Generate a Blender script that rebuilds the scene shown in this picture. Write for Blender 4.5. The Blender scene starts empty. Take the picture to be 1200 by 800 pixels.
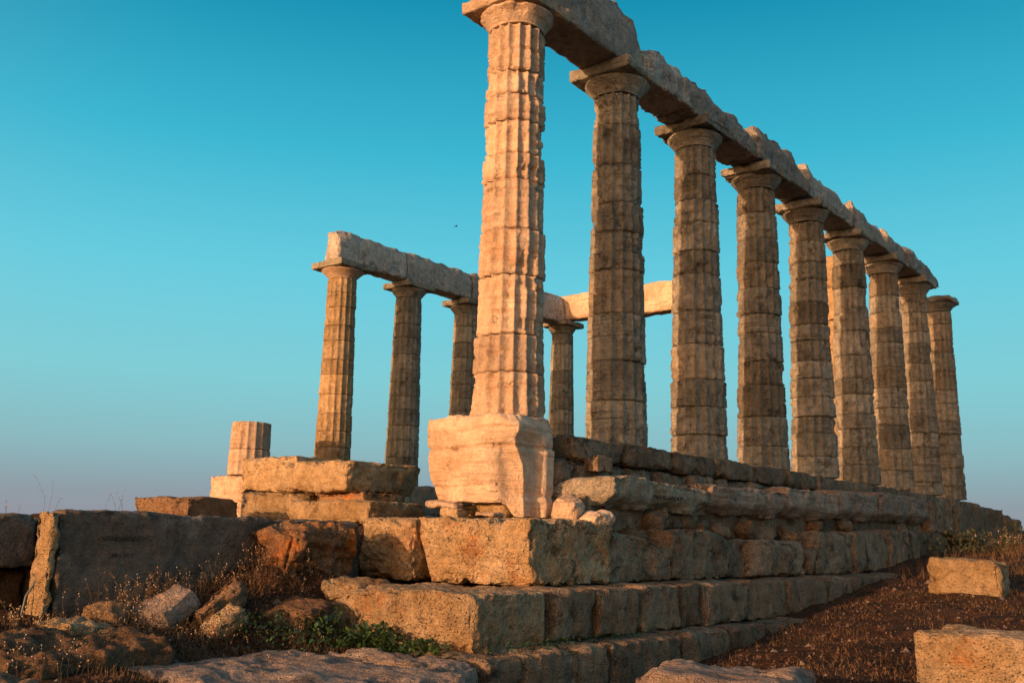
import bpy, math, random
import numpy as np
from mathutils import Matrix, Vector

scene = bpy.context.scene
col = scene.collection
R = math.radians

# ------------------------------------------------------------------ camera
YAW, PITCH, ROLL = .672, .195, .023
CAM = (7.709, -9.653, -1.441)
cd = bpy.data.cameras.new('camera'); cam = bpy.data.objects.new('camera', cd); col.objects.link(cam)
_f0 = Vector((-math.sin(YAW), math.cos(YAW), 0)); _r0 = Vector((math.cos(YAW), math.sin(YAW), 0)); _u = Vector((0, 0, 1))
_F = _f0*math.cos(PITCH) + _u*math.sin(PITCH); _u1 = _u*math.cos(PITCH) - _f0*math.sin(PITCH)
_R = _r0*math.cos(ROLL) + _u1*math.sin(ROLL); _U = _u1*math.cos(ROLL) - _r0*math.sin(ROLL)
m = Matrix((_R, _U, -_F)).transposed().to_4x4(); m.translation = CAM
cam.matrix_world = m
cd.sensor_width = 36; cd.lens = 1156/1200*36; cd.clip_start = .05; cd.clip_end = 60000
scene.camera = cam

# ------------------------------------------------------------------ sky and sun
SUN_AZ = R(-97.0)      # direction towards the sun, measured from +x
SUN_EL = R(7.5)
sd = Vector((math.cos(SUN_AZ)*math.cos(SUN_EL), math.sin(SUN_AZ)*math.cos(SUN_EL), math.sin(SUN_EL)))
w = bpy.data.worlds.new("World"); scene.world = w; w.use_nodes = True
nt = w.node_tree; N = nt.nodes; L = nt.links
for n in list(N): N.remove(n)
out = N.new('ShaderNodeOutputWorld'); bg = N.new('ShaderNodeBackground'); L.new(bg.outputs[0], out.inputs[0])
bg.inputs['Strength'].default_value = .1
sky = N.new('ShaderNodeTexSky'); sky.sky_type = 'NISHITA'; sky.sun_disc = False
sky.sun_elevation = SUN_EL; sky.sun_rotation = math.pi/2 - SUN_AZ
sky.dust_density = 1.5; sky.altitude = 60
tc = N.new('ShaderNodeTexCoord')
sep = N.new('ShaderNodeSeparateXYZ'); L.new(tc.outputs['Generated'], sep.inputs[0])
ramp = N.new('ShaderNodeValToRGB'); L.new(sep.outputs['Z'], ramp.inputs[0])
def lin(c): return tuple(((v/255)/12.92 if v/255 <= .04045 else ((v/255+.055)/1.055)**2.4) for v in c)
stops = [(0.0, (148, 146, 156)), (.035, (144, 157, 166)), (.085, (140, 187, 194)), (.15, (130, 205, 214)), (.25, (105, 204, 223)), (.37, (61, 182, 210)), (.50, (24, 145, 179)), (.75, (24, 122, 160)), (1, (20, 98, 138))]
el = ramp.color_ramp.elements
el[0].position = stops[0][0]; el[0].color = (*lin(stops[0][1]), 1)
el[1].position = stops[-1][0]; el[1].color = (*lin(stops[-1][1]), 1)
for p, c in stops[1:-1]:
    e = el.new(p); e.color = (*lin(c), 1)
up = N.new('ShaderNodeMixRGB'); up.blend_type = 'MULTIPLY'; up.inputs[0].default_value = 1
L.new(ramp.outputs[0], up.inputs[1]); up.inputs[2].default_value = (10, 10, 10, 1)      # to the Nishita scale (strength 0.1)
# towards the sun the clear sky passes into the warm Nishita sunset side
dot = N.new('ShaderNodeVectorMath'); dot.operation = 'DOT_PRODUCT'; L.new(tc.outputs['Generated'], dot.inputs[0]); dot.inputs[1].default_value = sd
mr = N.new('ShaderNodeMapRange'); mr.interpolation_type = 'SMOOTHSTEP'; L.new(dot.outputs['Value'], mr.inputs[0])
mr.inputs[1].default_value = -.33; mr.inputs[2].default_value = .85
warm = N.new('ShaderNodeMixRGB'); warm.blend_type = 'MULTIPLY'; warm.inputs[0].default_value = 1
L.new(sky.outputs[0], warm.inputs[1]); warm.inputs[2].default_value = (3.3, 2.25, 1.65, 1)
mx = N.new('ShaderNodeMixRGB'); L.new(mr.outputs[0], mx.inputs[0]); L.new(up.outputs[0], mx.inputs[1]); L.new(warm.outputs[0], mx.inputs[2])
L.new(mx.outputs[0], bg.inputs['Color'])
sl = bpy.data.lights.new('sun', 'SUN'); sl.energy = 5.0; sl.angle = R(.6); sl.color = (1, .54, .265)
so = bpy.data.objects.new('sun', sl); col.objects.link(so); so.rotation_euler = (-sd).to_track_quat('-Z', 'Y').to_euler()
scene.view_settings.view_transform = 'Standard'; scene.view_settings.look = 'None'
scene.view_settings.exposure = 0; scene.view_settings.gamma = 1

# ------------------------------------------------------------------ noise (numpy gradient noise)
rs = np.random.RandomState(7)
_perm = rs.permutation(256).astype(np.int64); _perm = np.concatenate([_perm]*3)
_g = rs.normal(size=(256, 3)); _g /= np.linalg.norm(_g, axis=1)[:, None]
def pn(P):
    P = np.asarray(P, float); i = np.floor(P).astype(np.int64); f = P - i; i &= 255
    u = f*f*f*(f*(f*6-15)+10); r = 0
    for dx in (0, 1):
        for dy in (0, 1):
            for dz in (0, 1):
                h = _perm[_perm[_perm[i[:, 0]+dx] + ((i[:, 1]+dy) & 255)] + ((i[:, 2]+dz) & 255)]
                d = ((f-(dx, dy, dz))*_g[h]).sum(1)
                wgt = (u[:, 0] if dx else 1-u[:, 0])*(u[:, 1] if dy else 1-u[:, 1])*(u[:, 2] if dz else 1-u[:, 2])
                r = r + d*wgt
    return r*1.5
def fbm(P, o=4, g=.5):
    a = 1; s = 0; P = np.asarray(P, float)
    for k in range(o): s = s + a*pn(P*(2**k)+k*17.3); a *= g
    return s
def sst(a, b, x): t = np.clip((x-a)/(b-a), 0, 1); return t*t*(3-2*t)

# ------------------------------------------------------------------ object helpers
def props(o, label=None, cat=None, group=None, kind=None):
    if label: o['label'] = label
    if cat: o['category'] = cat
    if group: o['group'] = group
    if kind: o['kind'] = kind
    return o
def empty(name, loc, label, cat, group=None):
    o = bpy.data.objects.new(name, None); col.objects.link(o); o.location = loc; o.empty_display_size = .2
    return props(o, label, cat, group)
def mobj(name, V, F, mat, parent=None, smooth=True):
    """V in world coordinates; when parented, the vertices are stored relative to the parent's location."""
    V = np.asarray(V, np.float32)
    me = bpy.data.meshes.new(name)
    if isinstance(F, np.ndarray):
        k = F.shape[1]
        me.vertices.add(len(V)); me.vertices.foreach_set('co', V.ravel())
        me.loops.add(F.size); me.loops.foreach_set('vertex_index', F.astype(np.int32).ravel())
        me.polygons.add(len(F)); me.polygons.foreach_set('loop_start', np.arange(0, F.size, k, dtype=np.int32))
        me.update(calc_edges=True)
    else:
        me.from_pydata(V.tolist(), [], F); me.update()
    if smooth: me.polygons.foreach_set('use_smooth', np.ones(len(me.polygons), bool))
    o = bpy.data.objects.new(name, me); col.objects.link(o); me.materials.append(mat)
    if parent:
        o.parent = parent; o.matrix_parent_inverse = Matrix.Identity(4)
        off = np.array(parent.location, np.float32)
        me.vertices.foreach_set('co', (V-off).ravel())
    else:
        c = np.array([(V[:, 0].min()+V[:, 0].max())/2, (V[:, 1].min()+V[:, 1].max())/2, V[:, 2].min()], np.float32)
        o.location = c.tolist(); me.vertices.foreach_set('co', (V-c).ravel())
    me.update()
    return o

def box_grid(h, cell):
    """surface grid of a box with half sizes h; quads, shared verts"""
    n = [max(2, int(round(2*h[i]/cell))) for i in range(3)]
    nx, ny, nz = n
    idx = -np.ones((nx+1, ny+1, nz+1), np.int64)
    m = np.zeros_like(idx, bool); m[0] = m[-1] = True; m[:, 0] = m[:, -1] = True; m[:, :, 0] = m[:, :, -1] = True
    I = np.argwhere(m); idx[m] = np.arange(len(I))
    V = (I/np.array(n)*2-1)*np.array(h)
    Q = []
    def add(a, b, c, d): Q.append(np.stack([a.ravel(), b.ravel(), c.ravel(), d.ravel()], 1))
    for s, fl in ((0, 0), (-1, 1)):
        A = idx[s]; q = (A[:-1, :-1], A[1:, :-1], A[1:, 1:], A[:-1, 1:]); add(*(q if fl else q[::-1]))
        A = idx[:, s]; q = (A[:-1, :-1], A[:-1, 1:], A[1:, 1:], A[1:, :-1]); add(*(q if fl else q[::-1]))
        A = idx[:, :, s]; q = (A[:-1, :-1], A[1:, :-1], A[1:, 1:], A[:-1, 1:]); add(*(q if fl else q[::-1]))
    return V, np.concatenate(Q)

seedn = [0]
def rock(name, b, mat, parent=None, cell=.03, r=.035, amp=.02, freq=1.6, chip=.05, pits=0., strata=0., warp=None, rot=None, seed=None, cuts=0, cutd=.8):
    """a hewn or weathered stone filling box b = (x0,x1,y0,y1,z0,z1), world coordinates"""
    seedn[0] += 1; sd_ = (seed if seed is not None else seedn[0])*7.31
    x0, x1, y0, y1, z0, z1 = b
    c = np.array([(x0+x1)/2, (y0+y1)/2, (z0+z1)/2]); h = np.array([(x1-x0)/2, (y1-y0)/2, (z1-z0)/2])
    V, F = box_grid(h, cell)
    S = V + c + sd_
    rr = np.minimum(r*(.5+1.6*np.clip(pn(S*2.3)+.4, 0, 1.2)), h.min()*.9)[:, None]
    q = np.clip(V, -(h-rr), h-rr); d = V-q; ln = np.linalg.norm(d, axis=1)[:, None]; ln[ln < 1e-9] = 1
    nrm = d/ln; V = q+nrm*rr
    prox = np.sort(1-(h-np.abs(V))/.12, axis=1)          # closeness of the two nearest edges
    edge = np.clip(prox[:, 1], 0, 1)
    D = amp*fbm(S*freq, 5, .62)
    D -= chip*edge*sst(.02, .30, fbm(S*2.6+9, 4))*.75
    D -= chip*.35*edge*sst(.05, .2, fbm(S*8+3, 2))
    D -= chip*.5*sst(.28, .5, fbm(S*1.9+31, 3))
    if strata:
        D += strata*fbm(S*np.array([1.2, 1.2, 16.]), 4, .6)*(np.abs(nrm[:, 2]) < .8)
    if pits:
        pm = sst(-.25, .35, pn(S*2.1+5))
        D -= pits*pm*sst(.08, .42, pn(S*17))
        D -= pits*.6*pm*sst(.05, .4, pn(S*34+3))
    V = V + nrm*D[:, None]
    if cuts:
        rg = random.Random(int(sd_*100)); 
        for k in range(cuts):
            n_ = np.array([rg.gauss(0, 1), rg.gauss(0, 1), rg.gauss(0, 1)]); n_ /= np.linalg.norm(n_)
            lim = cutd*np.abs(n_*h).sum()*rg.uniform(.72, 1.)
            e_ = V@n_ - lim
            V = V - np.clip(e_, 0, None)[:, None]*n_*.93
    if rot is not None:
        V = V @ np.array(Matrix.Rotation(rot[2], 3, 'Z') @ Matrix.Rotation(rot[1], 3, 'Y') @ Matrix.Rotation(rot[0], 3, 'X')).T
    V = V + c
    if warp: V = warp(V)
    return mobj(name, V, F, mat, parent)

# ------------------------------------------------------------------ materials
def stone_mat(name, c1, c2, dark=(.045, .04, .034), dark_amt=.3, dark_scale=3.0, vein=(.36, .2, .11), vein_amt=.25, rust=None, rust_amt=0., bump=.6, grain=28, vz=11., streak=0., pit=.25, white=0., crack=.4, pitc=0., mottle=.26, strat=0.):
    m = bpy.data.materials.new(name); m.use_nodes = True
    nt = m.node_tree; N = nt.nodes; L = nt.links; b = N['Principled BSDF']; b.inputs['Roughness'].default_value = .92
    b.inputs['Specular IOR Level'].default_value = .2
    geo = N.new('ShaderNodeNewGeometry'); oi = N.new('ShaderNodeObjectInfo')
    P = geo.outputs['Position']
    def noise(scale, det=6, rough=.6, vec=P, dist=0.):
        n = N.new('ShaderNodeTexNoise'); n.inputs['Scale'].default_value = scale; n.inputs['Detail'].default_value = det
        n.inputs['Roughness'].default_value = rough; n.inputs['Distortion'].default_value = dist; L.new(vec, n.inputs['Vector']); return n.outputs['Fac']
    def rng(v, a, bb, lo=0., hi=1.):
        r = N.new('ShaderNodeMapRange'); r.interpolation_type = 'SMOOTHSTEP'; L.new(v, r.inputs[0])
        for i, x in enumerate((a, bb, lo, hi)): r.inputs[i+1].default_value = x
        return r.outputs[0]
    def mix(fac, a, bb, mode='MIX'):
        x = N.new('ShaderNodeMixRGB'); x.blend_type = mode
        for i, v in enumerate((fac, a, bb)):
            if hasattr(v, 'is_linked') or hasattr(v, 'links'): L.new(v, x.inputs[i])
            elif isinstance(v, tuple): x.inputs[i].default_value = (*v, 1)
            else: x.inputs[i].default_value = v
        return x.outputs[0]
    def math_(op, a, bb):
        x = N.new('ShaderNodeMath'); x.operation = op
        for i, v in enumerate((a, bb)):
            if isinstance(v, (int, float)): x.inputs[i].default_value = v
            else: L.new(v, x.inputs[i])
        return x.outputs[0]
    mp = N.new('ShaderNodeMapping'); L.new(P, mp.inputs[0]); mp.inputs['Scale'].default_value = (1, 1, vz)
    mp.inputs['Rotation'].default_value = (.05, .04, 0)
    off = N.new('ShaderNodeVectorMath'); off.operation = 'MULTIPLY_ADD'; L.new(P, off.inputs[0]); off.inputs[1].default_value = (1, 1, 1)
    cmb = N.new('ShaderNodeCombineXYZ'); r100 = math_('MULTIPLY', oi.outputs['Random'], 50.)
    for i in range(3): L.new(r100, cmb.inputs[i])
    L.new(cmb.outputs[0], off.inputs[2]); PO = off.outputs[0]      # differs from stone to stone
    c = mix(rng(noise(1.6, 8, .65, PO), .35, .65), c1, c2)
    c = mix(math_('MULTIPLY', rng(noise(1.3, 7, .65, mp.outputs[0], .4), .5, .68), vein_amt), c, vein)
    if white: c = mix(math_('MULTIPLY', rng(noise(2.3, 9, .7, PO), .56, .7), white), c, (.52, .49, .44))
    if rust: c = mix(math_('MULTIPLY', rng(noise(2.1, 7, .7, PO), .5, .66), rust_amt), c, rust)
    fine = math_('MULTIPLY', rng(noise(60, 5, .75), .32, .68, 1-.8*mottle, 1+.8*mottle), rng(noise(9, 9, .72, PO), .34, .66, 1-.9*mottle, 1+.9*mottle))
    if strat:
        mpf = N.new('ShaderNodeMapping'); L.new(PO, mpf.inputs[0]); mpf.inputs['Scale'].default_value = (.8, .8, vz*1.6)
        fine = math_('MULTIPLY', fine, math_('ADD', math_('MULTIPLY', math_('MULTIPLY', rng(noise(1.6, 7, .7, mpf.outputs[0], .3), .5, .66, 0, 1), rng(noise(.9, 3, .5, PO), .46, .6)), -strat), 1.))
    fm = N.new('ShaderNodeVectorMath'); fm.operation = 'SCALE'; L.new(c, fm.inputs[0]); L.new(fine, fm.inputs[3]); c = fm.outputs[0]
    tone = N.new('ShaderNodeVectorMath'); tone.operation = 'SCALE'; L.new(c, tone.inputs[0]); L.new(math_('MULTIPLY_ADD', oi.outputs['Random'], .5), tone.inputs[3])
    tone.inputs[3].links[0].from_node.inputs[2].default_value = .76; c = tone.outputs[0]
    dk = rng(noise(dark_scale, 10, .74, PO), .60-.2*dark_amt, .70-.12*dark_amt)
    c = mix(math_('MULTIPLY', dk, min(1, .45+dark_amt)), c, dark)
    sp = rng(noise(dark_scale*6, 6, .7, PO), .60, .68)
    c = mix(math_('MULTIPLY', sp, .5*min(1, dark_amt*2)), c, dark)
    if streak:
        mp2 = N.new('ShaderNodeMapping'); L.new(P, mp2.inputs[0]); mp2.inputs['Scale'].default_value = (7, 7, .7)
        st = rng(noise(1.4, 5, .6, mp2.outputs[0]), .52, .68)
        c = mix(math_('MULTIPLY', st, streak), c, dark)
    # thin wandering cracks
    wv = N.new('ShaderNodeVectorMath'); wv.operation = 'MULTIPLY_ADD'; nv = N.new('ShaderNodeTexNoise'); nv.inputs['Scale'].default_value = 3; nv.inputs['Detail'].default_value = 4; L.new(P, nv.inputs['Vector'])
    L.new(nv.outputs['Color'], wv.inputs[0]); wv.inputs[1].default_value = (.9, .9, .9); L.new(PO, wv.inputs[2])
    vc = N.new('ShaderNodeTexVoronoi'); vc.feature = 'DISTANCE_TO_EDGE'; vc.inputs['Scale'].default_value = 1.5; L.new(wv.outputs[0], vc.inputs['Vector'])
    ck = math_('MULTIPLY', rng(vc.outputs['Distance'], .0, .011, 1., 0.), rng(noise(2.2, 3, .5, PO), .53, .6))
    c = mix(math_('MULTIPLY', ck, crack), c, (.035, .028, .022))
    if pitc:
        vp = N.new('ShaderNodeTexVoronoi'); vp.inputs['Scale'].default_value = 30; L.new(P, vp.inputs['Vector'])
        pv = math_('MULTIPLY', rng(vp.outputs['Distance'], .12, .34, 1., 0.), rng(noise(1.7, 6, .65, PO), .48, .60))
        c = mix(math_('MULTIPLY', pv, pitc), c, (.05, .03, .018))
    L.new(c, b.inputs['Base Color'])
    vo = N.new('ShaderNodeTexVoronoi'); vo.inputs['Scale'].default_value = 26; L.new(P, vo.inputs['Vector'])
    pitv = math_('MULTIPLY', rng(vo.outputs['Distance'], .0, .35), pit)
    hgt = math_('ADD', math_('ADD', noise(grain, 9, .72), math_('MULTIPLY', noise(7, 6, .65), 1.4)), pitv)
    hgt = math_('ADD', hgt, math_('MULTIPLY', noise(3, 6, .7, mp.outputs[0], .3), .9))
    hgt = math_('SUBTRACT', hgt, math_('MULTIPLY', ck, 1.2*crack))
    bp = N.new('ShaderNodeBump'); bp.inputs['Strength'].default_value = bump; bp.inputs['Distance'].default_value = .055
    L.new(hgt, bp.inputs['Height']); L.new(bp.outputs[0], b.inputs['Normal'])
    return m
def plain(name, c, rough=.8, var=.25, scale=20, trans=0):
    m = bpy.data.materials.new(name); m.use_nodes = True; nt = m.node_tree; N = nt.nodes; L = nt.links; b = N['Principled BSDF']
    b.inputs['Roughness'].default_value = rough
    geo = N.new('ShaderNodeNewGeometry'); n = N.new('ShaderNodeTexNoise'); n.inputs['Scale'].default_value = scale; L.new(geo.outputs['Position'], n.inputs['Vector'])
    r = N.new('ShaderNodeMapRange'); L.new(n.outputs['Fac'], r.inputs[0]); r.inputs[1].default_value = .3; r.inputs[2].default_value = .7; r.inputs[3].default_value = 1-var; r.inputs[4].default_value = 1+var
    s = N.new('ShaderNodeVectorMath'); s.operation = 'SCALE'; s.inputs[0].default_value = c; L.new(r.outputs[0], s.inputs[3]); L.new(s.outputs[0], b.inputs['Base Color'])
    if trans:
        b.inputs['Subsurface Weight'].default_value = 0
    return m

M = {}
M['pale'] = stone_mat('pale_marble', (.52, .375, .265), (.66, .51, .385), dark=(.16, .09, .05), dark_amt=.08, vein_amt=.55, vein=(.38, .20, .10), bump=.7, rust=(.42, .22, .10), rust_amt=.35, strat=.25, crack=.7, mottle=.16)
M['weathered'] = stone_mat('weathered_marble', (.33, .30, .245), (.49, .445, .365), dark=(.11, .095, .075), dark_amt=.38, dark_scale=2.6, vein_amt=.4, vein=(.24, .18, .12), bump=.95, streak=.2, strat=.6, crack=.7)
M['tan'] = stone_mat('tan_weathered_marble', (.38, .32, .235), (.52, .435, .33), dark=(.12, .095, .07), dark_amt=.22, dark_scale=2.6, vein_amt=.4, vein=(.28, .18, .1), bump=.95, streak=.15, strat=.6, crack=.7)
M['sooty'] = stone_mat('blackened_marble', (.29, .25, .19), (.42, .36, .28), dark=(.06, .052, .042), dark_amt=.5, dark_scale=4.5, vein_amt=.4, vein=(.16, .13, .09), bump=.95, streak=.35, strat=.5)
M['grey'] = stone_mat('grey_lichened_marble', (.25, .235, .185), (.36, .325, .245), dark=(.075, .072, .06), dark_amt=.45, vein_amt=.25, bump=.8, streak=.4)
M['beam'] = stone_mat('beam_marble', (.42, .375, .33), (.54, .485, .43), dark=(.12, .095, .08), dark_amt=.28, vein_amt=.2, bump=.9, streak=.12, pit=.7)
M['corner'] = stone_mat('pitted_limestone', (.46, .31, .165), (.60, .45, .29), dark=(.06, .038, .022), dark_amt=.30, dark_scale=4, vein_amt=.15, rust=(.46, .15, .03), rust_amt=.55, bump=1., pit=1., pitc=.85, crack=.2)
M['step'] = stone_mat('brown_limestone', (.27, .185, .12), (.39, .28, .19), dark=(.05, .04, .033), dark_amt=.42, vein_amt=.3, vein=(.18, .12, .08), bump=1., pit=.7, rust=(.24, .15, .11), rust_amt=.3, streak=.2, white=.2, crack=.5)
M['ledge'] = stone_mat('veined_ledge_marble', (.46, .335, .255), (.60, .455, .355), dark=(.06, .045, .038), dark_amt=.26, vein_amt=.7, vein=(.2, .11, .075), bump=1., strat=.3, crack=.6)
M['wall'] = stone_mat('dark_limestone', (.20, .165, .135), (.30, .25, .205), dark=(.07, .058, .048), dark_amt=.35, vein_amt=.15, bump=.85, pit=.6, white=.25, crack=.5)
M['gold'] = stone_mat('golden_limestone', (.42, .28, .14), (.56, .41, .25), dark=(.08, .052, .03), dark_amt=.22, vein_amt=.25, bump=.95, pit=.7, pitc=.3)
M['rust'] = stone_mat('iron_red_stone', (.30, .14, .06), (.42, .27, .16), dark=(.05, .03, .02), dark_amt=.45, vein_amt=.2, rust=(.62, .19, .025), rust_amt=1., bump=1.)
M['brown'] = stone_mat('brown_fieldstone', (.20, .115, .065), (.31, .20, .12), dark=(.04, .027, .02), dark_amt=.4, vein_amt=.2, bump=1., rust=(.3, .12, .045), rust_amt=.4)
M['slab'] = stone_mat('pinkish_slab_stone', (.27, .20, .165), (.38, .29, .235), dark=(.05, .042, .038), dark_amt=.35, vein_amt=.2, bump=.95, pit=.5)
M['seed'] = plain('seed_head', (.5, .38, .26), .9, .2)
M['stem'] = plain('dry_stem', (.22, .12, .055), .9, .35)
M['leaf'] = plain('green_leaf', (.035, .075, .02), .6, .45, 9)
M['grass'] = plain('dry_grass', (.11, .062, .028), .9, .4, 5)
M['twig'] = plain('dry_twig_leaf', (.07, .045, .02), .95, .6, 6)
M['litter'] = plain('dry_litter', (.085, .042, .022), .95, .7, 2.5)
M['pipe'] = plain('grey_pipe', (.10, .11, .115), .5, .1)
M['bird'] = plain('bird_feathers', (.02, .02, .022), .8, .1)
M['ink'] = plain('carved_letter_paint', (.075, .06, .05), .95, .6, 60)
M['shrub'] = plain('shrub_leaf', (.07, .075, .03), .8, .4, 4)

# ------------------------------------------------------------------ ground, sea
def ground_h(x, y):
    x = np.asarray(x, float); y = np.asarray(y, float)
    right = -2.95 + .1*(np.clip(y, -1, 12)+1) + .08*np.clip(x-2, 0, 1.6) - .10*np.clip(x-4.1, 0, 3)*sst(4, 1.5, y) + .03*(np.clip(y, 12, 24)-12)
    right = right - .04*np.clip(-1-y, 0, 8) - .02*np.clip(y-30, 0, 60)
    # earth bank in front of the big block, sloping away from it
    bank = -2.54 + .32*sst(1.1, -.9, x) - .03*np.clip(x-1, 0, 4) + .56*sst(-4.5, -2.4, y)*sst(.35, -.8, x)
    bank = np.maximum(bank, right-.02)
    t = sst(2.6, 1.0, x)*sst(-1.0, -2.6, y)
    z = right*(1-t)+bank*t
    # inside the temple and on the terrace west of it
    ins = sst(1.15, .95, x)*sst(-1.2, -.6, y)*sst(22.5, 21.5, y)
    z = z*(1-ins) + (-1.36)*ins
    terr = sst(-1.25, -1.5, x)*sst(-60, -30, x)*sst(-4.9, -4.5, y)
    z = z*(1-terr*(1-ins)) + (-1.36)*terr*(1-ins)
    far = np.hypot(x, y-5)
    z = z - 58*sst(55, 190, far)
    return z
def axis(lo, hi, a, b, s):
    core = np.arange(a, b, s); g = []; d = s; p = b
    while p < hi: g.append(p); d *= 1.12; p += d
    g2 = []; d = s; p = a-s
    while p > lo: g2.append(p); d *= 1.12; p -= d
    return np.array(g2[::-1]+core.tolist()+g)
gx = axis(-320, 320, -3.2, 8.0, .05); gy = axis(-320, 320, -9., 9., .06)
X, Y = np.meshgrid(gx, gy, indexing='ij'); xx, yy = X.ravel(), Y.ravel(); zz = ground_h(xx, yy)
P2 = np.stack([xx, yy, xx*0], 1)
near = np.exp(-np.hypot(xx-2, yy+1)/25)
zz += (.06*fbm(P2*.8, 5, .6) + .03*fbm(P2*4+3, 3, .6))*near
zz += fbm(P2*.03, 3)*(1.2)*sst(30, 120, np.hypot(xx, yy))
ii = np.arange(X.size).reshape(X.shape)
GF = np.stack([ii[:-1, :-1].ravel(), ii[1:, :-1].ravel(), ii[1:, 1:].ravel(), ii[:-1, 1:].ravel()], 1)
gm = bpy.data.materials.new('reddish_earth'); gm.use_nodes = True
nt = gm.node_tree; N = nt.nodes; L = nt.links; b = N['Principled BSDF']; b.inputs['Roughness'].default_value = .95; b.inputs['Specular IOR Level'].default_value = .1
geo = N.new('ShaderNodeNewGeometry')
def gn(s, d, r=.65):
    n = N.new('ShaderNodeTexNoise'); n.inputs['Scale'].default_value = s; n.inputs['Detail'].default_value = d; n.inputs['Roughness'].default_value = r; L.new(geo.outputs['Position'], n.inputs['Vector']); return n.outputs['Fac']
cr = N.new('ShaderNodeValToRGB'); L.new(gn(2.5, 10, .75), cr.inputs[0])
e = cr.color_ramp.elements; e[0].position = .36; e[0].color = (.024, .014, .009, 1); e[1].position = .66; e[1].color = (.11, .05, .027, 1)
k = e.new(.5); k.color = (.055, .028, .016, 1)
cr2 = N.new('ShaderNodeValToRGB'); L.new(gn(38, 5, .7), cr2.inputs[0]); e = cr2.color_ramp.elements; e[0].position = .56; e[0].color = (0, 0, 0, 1); e[1].position = .64; e[1].color = (1, 1, 1, 1)
mxg = N.new('ShaderNodeMixRGB'); L.new(cr2.outputs[0], mxg.inputs[0]); L.new(cr.outputs[0], mxg.inputs[1]); mxg.inputs[2].default_value = (.24, .15, .09, 1)
L.new(mxg.outputs[0], b.inputs['Base Color'])
bp = N.new('ShaderNodeBump'); bp.inputs['Strength'].default_value = 1; bp.inputs['Distance'].default_value = .05; L.new(gn(22, 10, .75), bp.inputs['Height']); L.new(bp.outputs[0], b.inputs['Normal'])
props(mobj('ground', np.stack([xx, yy, zz], 1), GF, gm), kind='structure')
sm = bpy.data.materials.new('sea_water'); sm.use_nodes = True; b = sm.node_tree.nodes['Principled BSDF']; b.inputs['Base Color'].default_value = (.01, .05, .07, 1); b.inputs['Roughness'].default_value = .25
nn = sm.node_tree.nodes.new('ShaderNodeTexNoise'); nn.inputs['Scale'].default_value = .15; g_ = sm.node_tree.nodes.new('ShaderNodeNewGeometry'); sm.node_tree.links.new(g_.outputs['Position'], nn.inputs['Vector'])
bb_ = sm.node_tree.nodes.new('ShaderNodeBump'); bb_.inputs['Distance'].default_value = .6; sm.node_tree.links.new(nn.outputs['Fac'], bb_.inputs['Height']); sm.node_tree.links.new(bb_.outputs[0], b.inputs['Normal'])
S_ = 28000
props(mobj('sea', [(-S_, -S_, -58), (S_, -S_, -58), (S_, S_, -58), (-S_, S_, -58)], [(0, 1, 2, 3)], sm, smooth=False), kind='structure')

# ------------------------------------------------------------------ columns
def lathe_grid(nt_, zs, rfun, cx, cy):
    th = np.linspace(0, 2*np.pi, nt_, endpoint=False)
    T, Z = np.meshgrid(th, zs, indexing='ij'); Rr = rfun(T, Z)
    V = np.stack([cx+Rr*np.cos(T), cy+Rr*np.sin(T), Z], 2)           # (nt, nz, 3)
    nz = len(zs); idx = np.arange(nt_*nz).reshape(nt_, nz); nx_ = np.roll(idx, -1, 0)
    Q = np.stack([idx[:, :-1].ravel(), nx_[:, :-1].ravel(), nx_[:, 1:].ravel(), idx[:, 1:].ravel()], 1)
    V = V.reshape(-1, 3)
    # close with fans written as degenerate-free quads: ring -> inner ring -> centre
    c0 = len(V); extra = []; qs = []
    for end, zi in ((0, 0), (1, nz-1)):
        ring = idx[:, zi]; inner = V[ring].copy(); inner[:, 0] = cx+(inner[:, 0]-cx)*.3; inner[:, 1] = cy+(inner[:, 1]-cy)*.3
        b0 = c0+len(extra)*1
        ids = np.arange(b0, b0+nt_); extra.extend(inner.tolist())
        r2 = np.roll(ring, -1); i2 = np.roll(ids, -1)
        qs.append(np.stack([ring, ids, i2, r2], 1) if end else np.stack([ring, r2, i2, ids], 1))
        b1 = c0+len(extra); extra.append([cx, cy, zs[zi]])
        a = ids[0::2]; bq = i2[0::2]; cq = np.roll(a, -1)
        cc = np.full_like(a, b1)
        qs.append(np.stack([a, cc, cq, bq], 1) if end else np.stack([a, bq, cq, cc], 1))
    return np.concatenate([V, np.array(extra)]), np.concatenate([Q]+qs)
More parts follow.
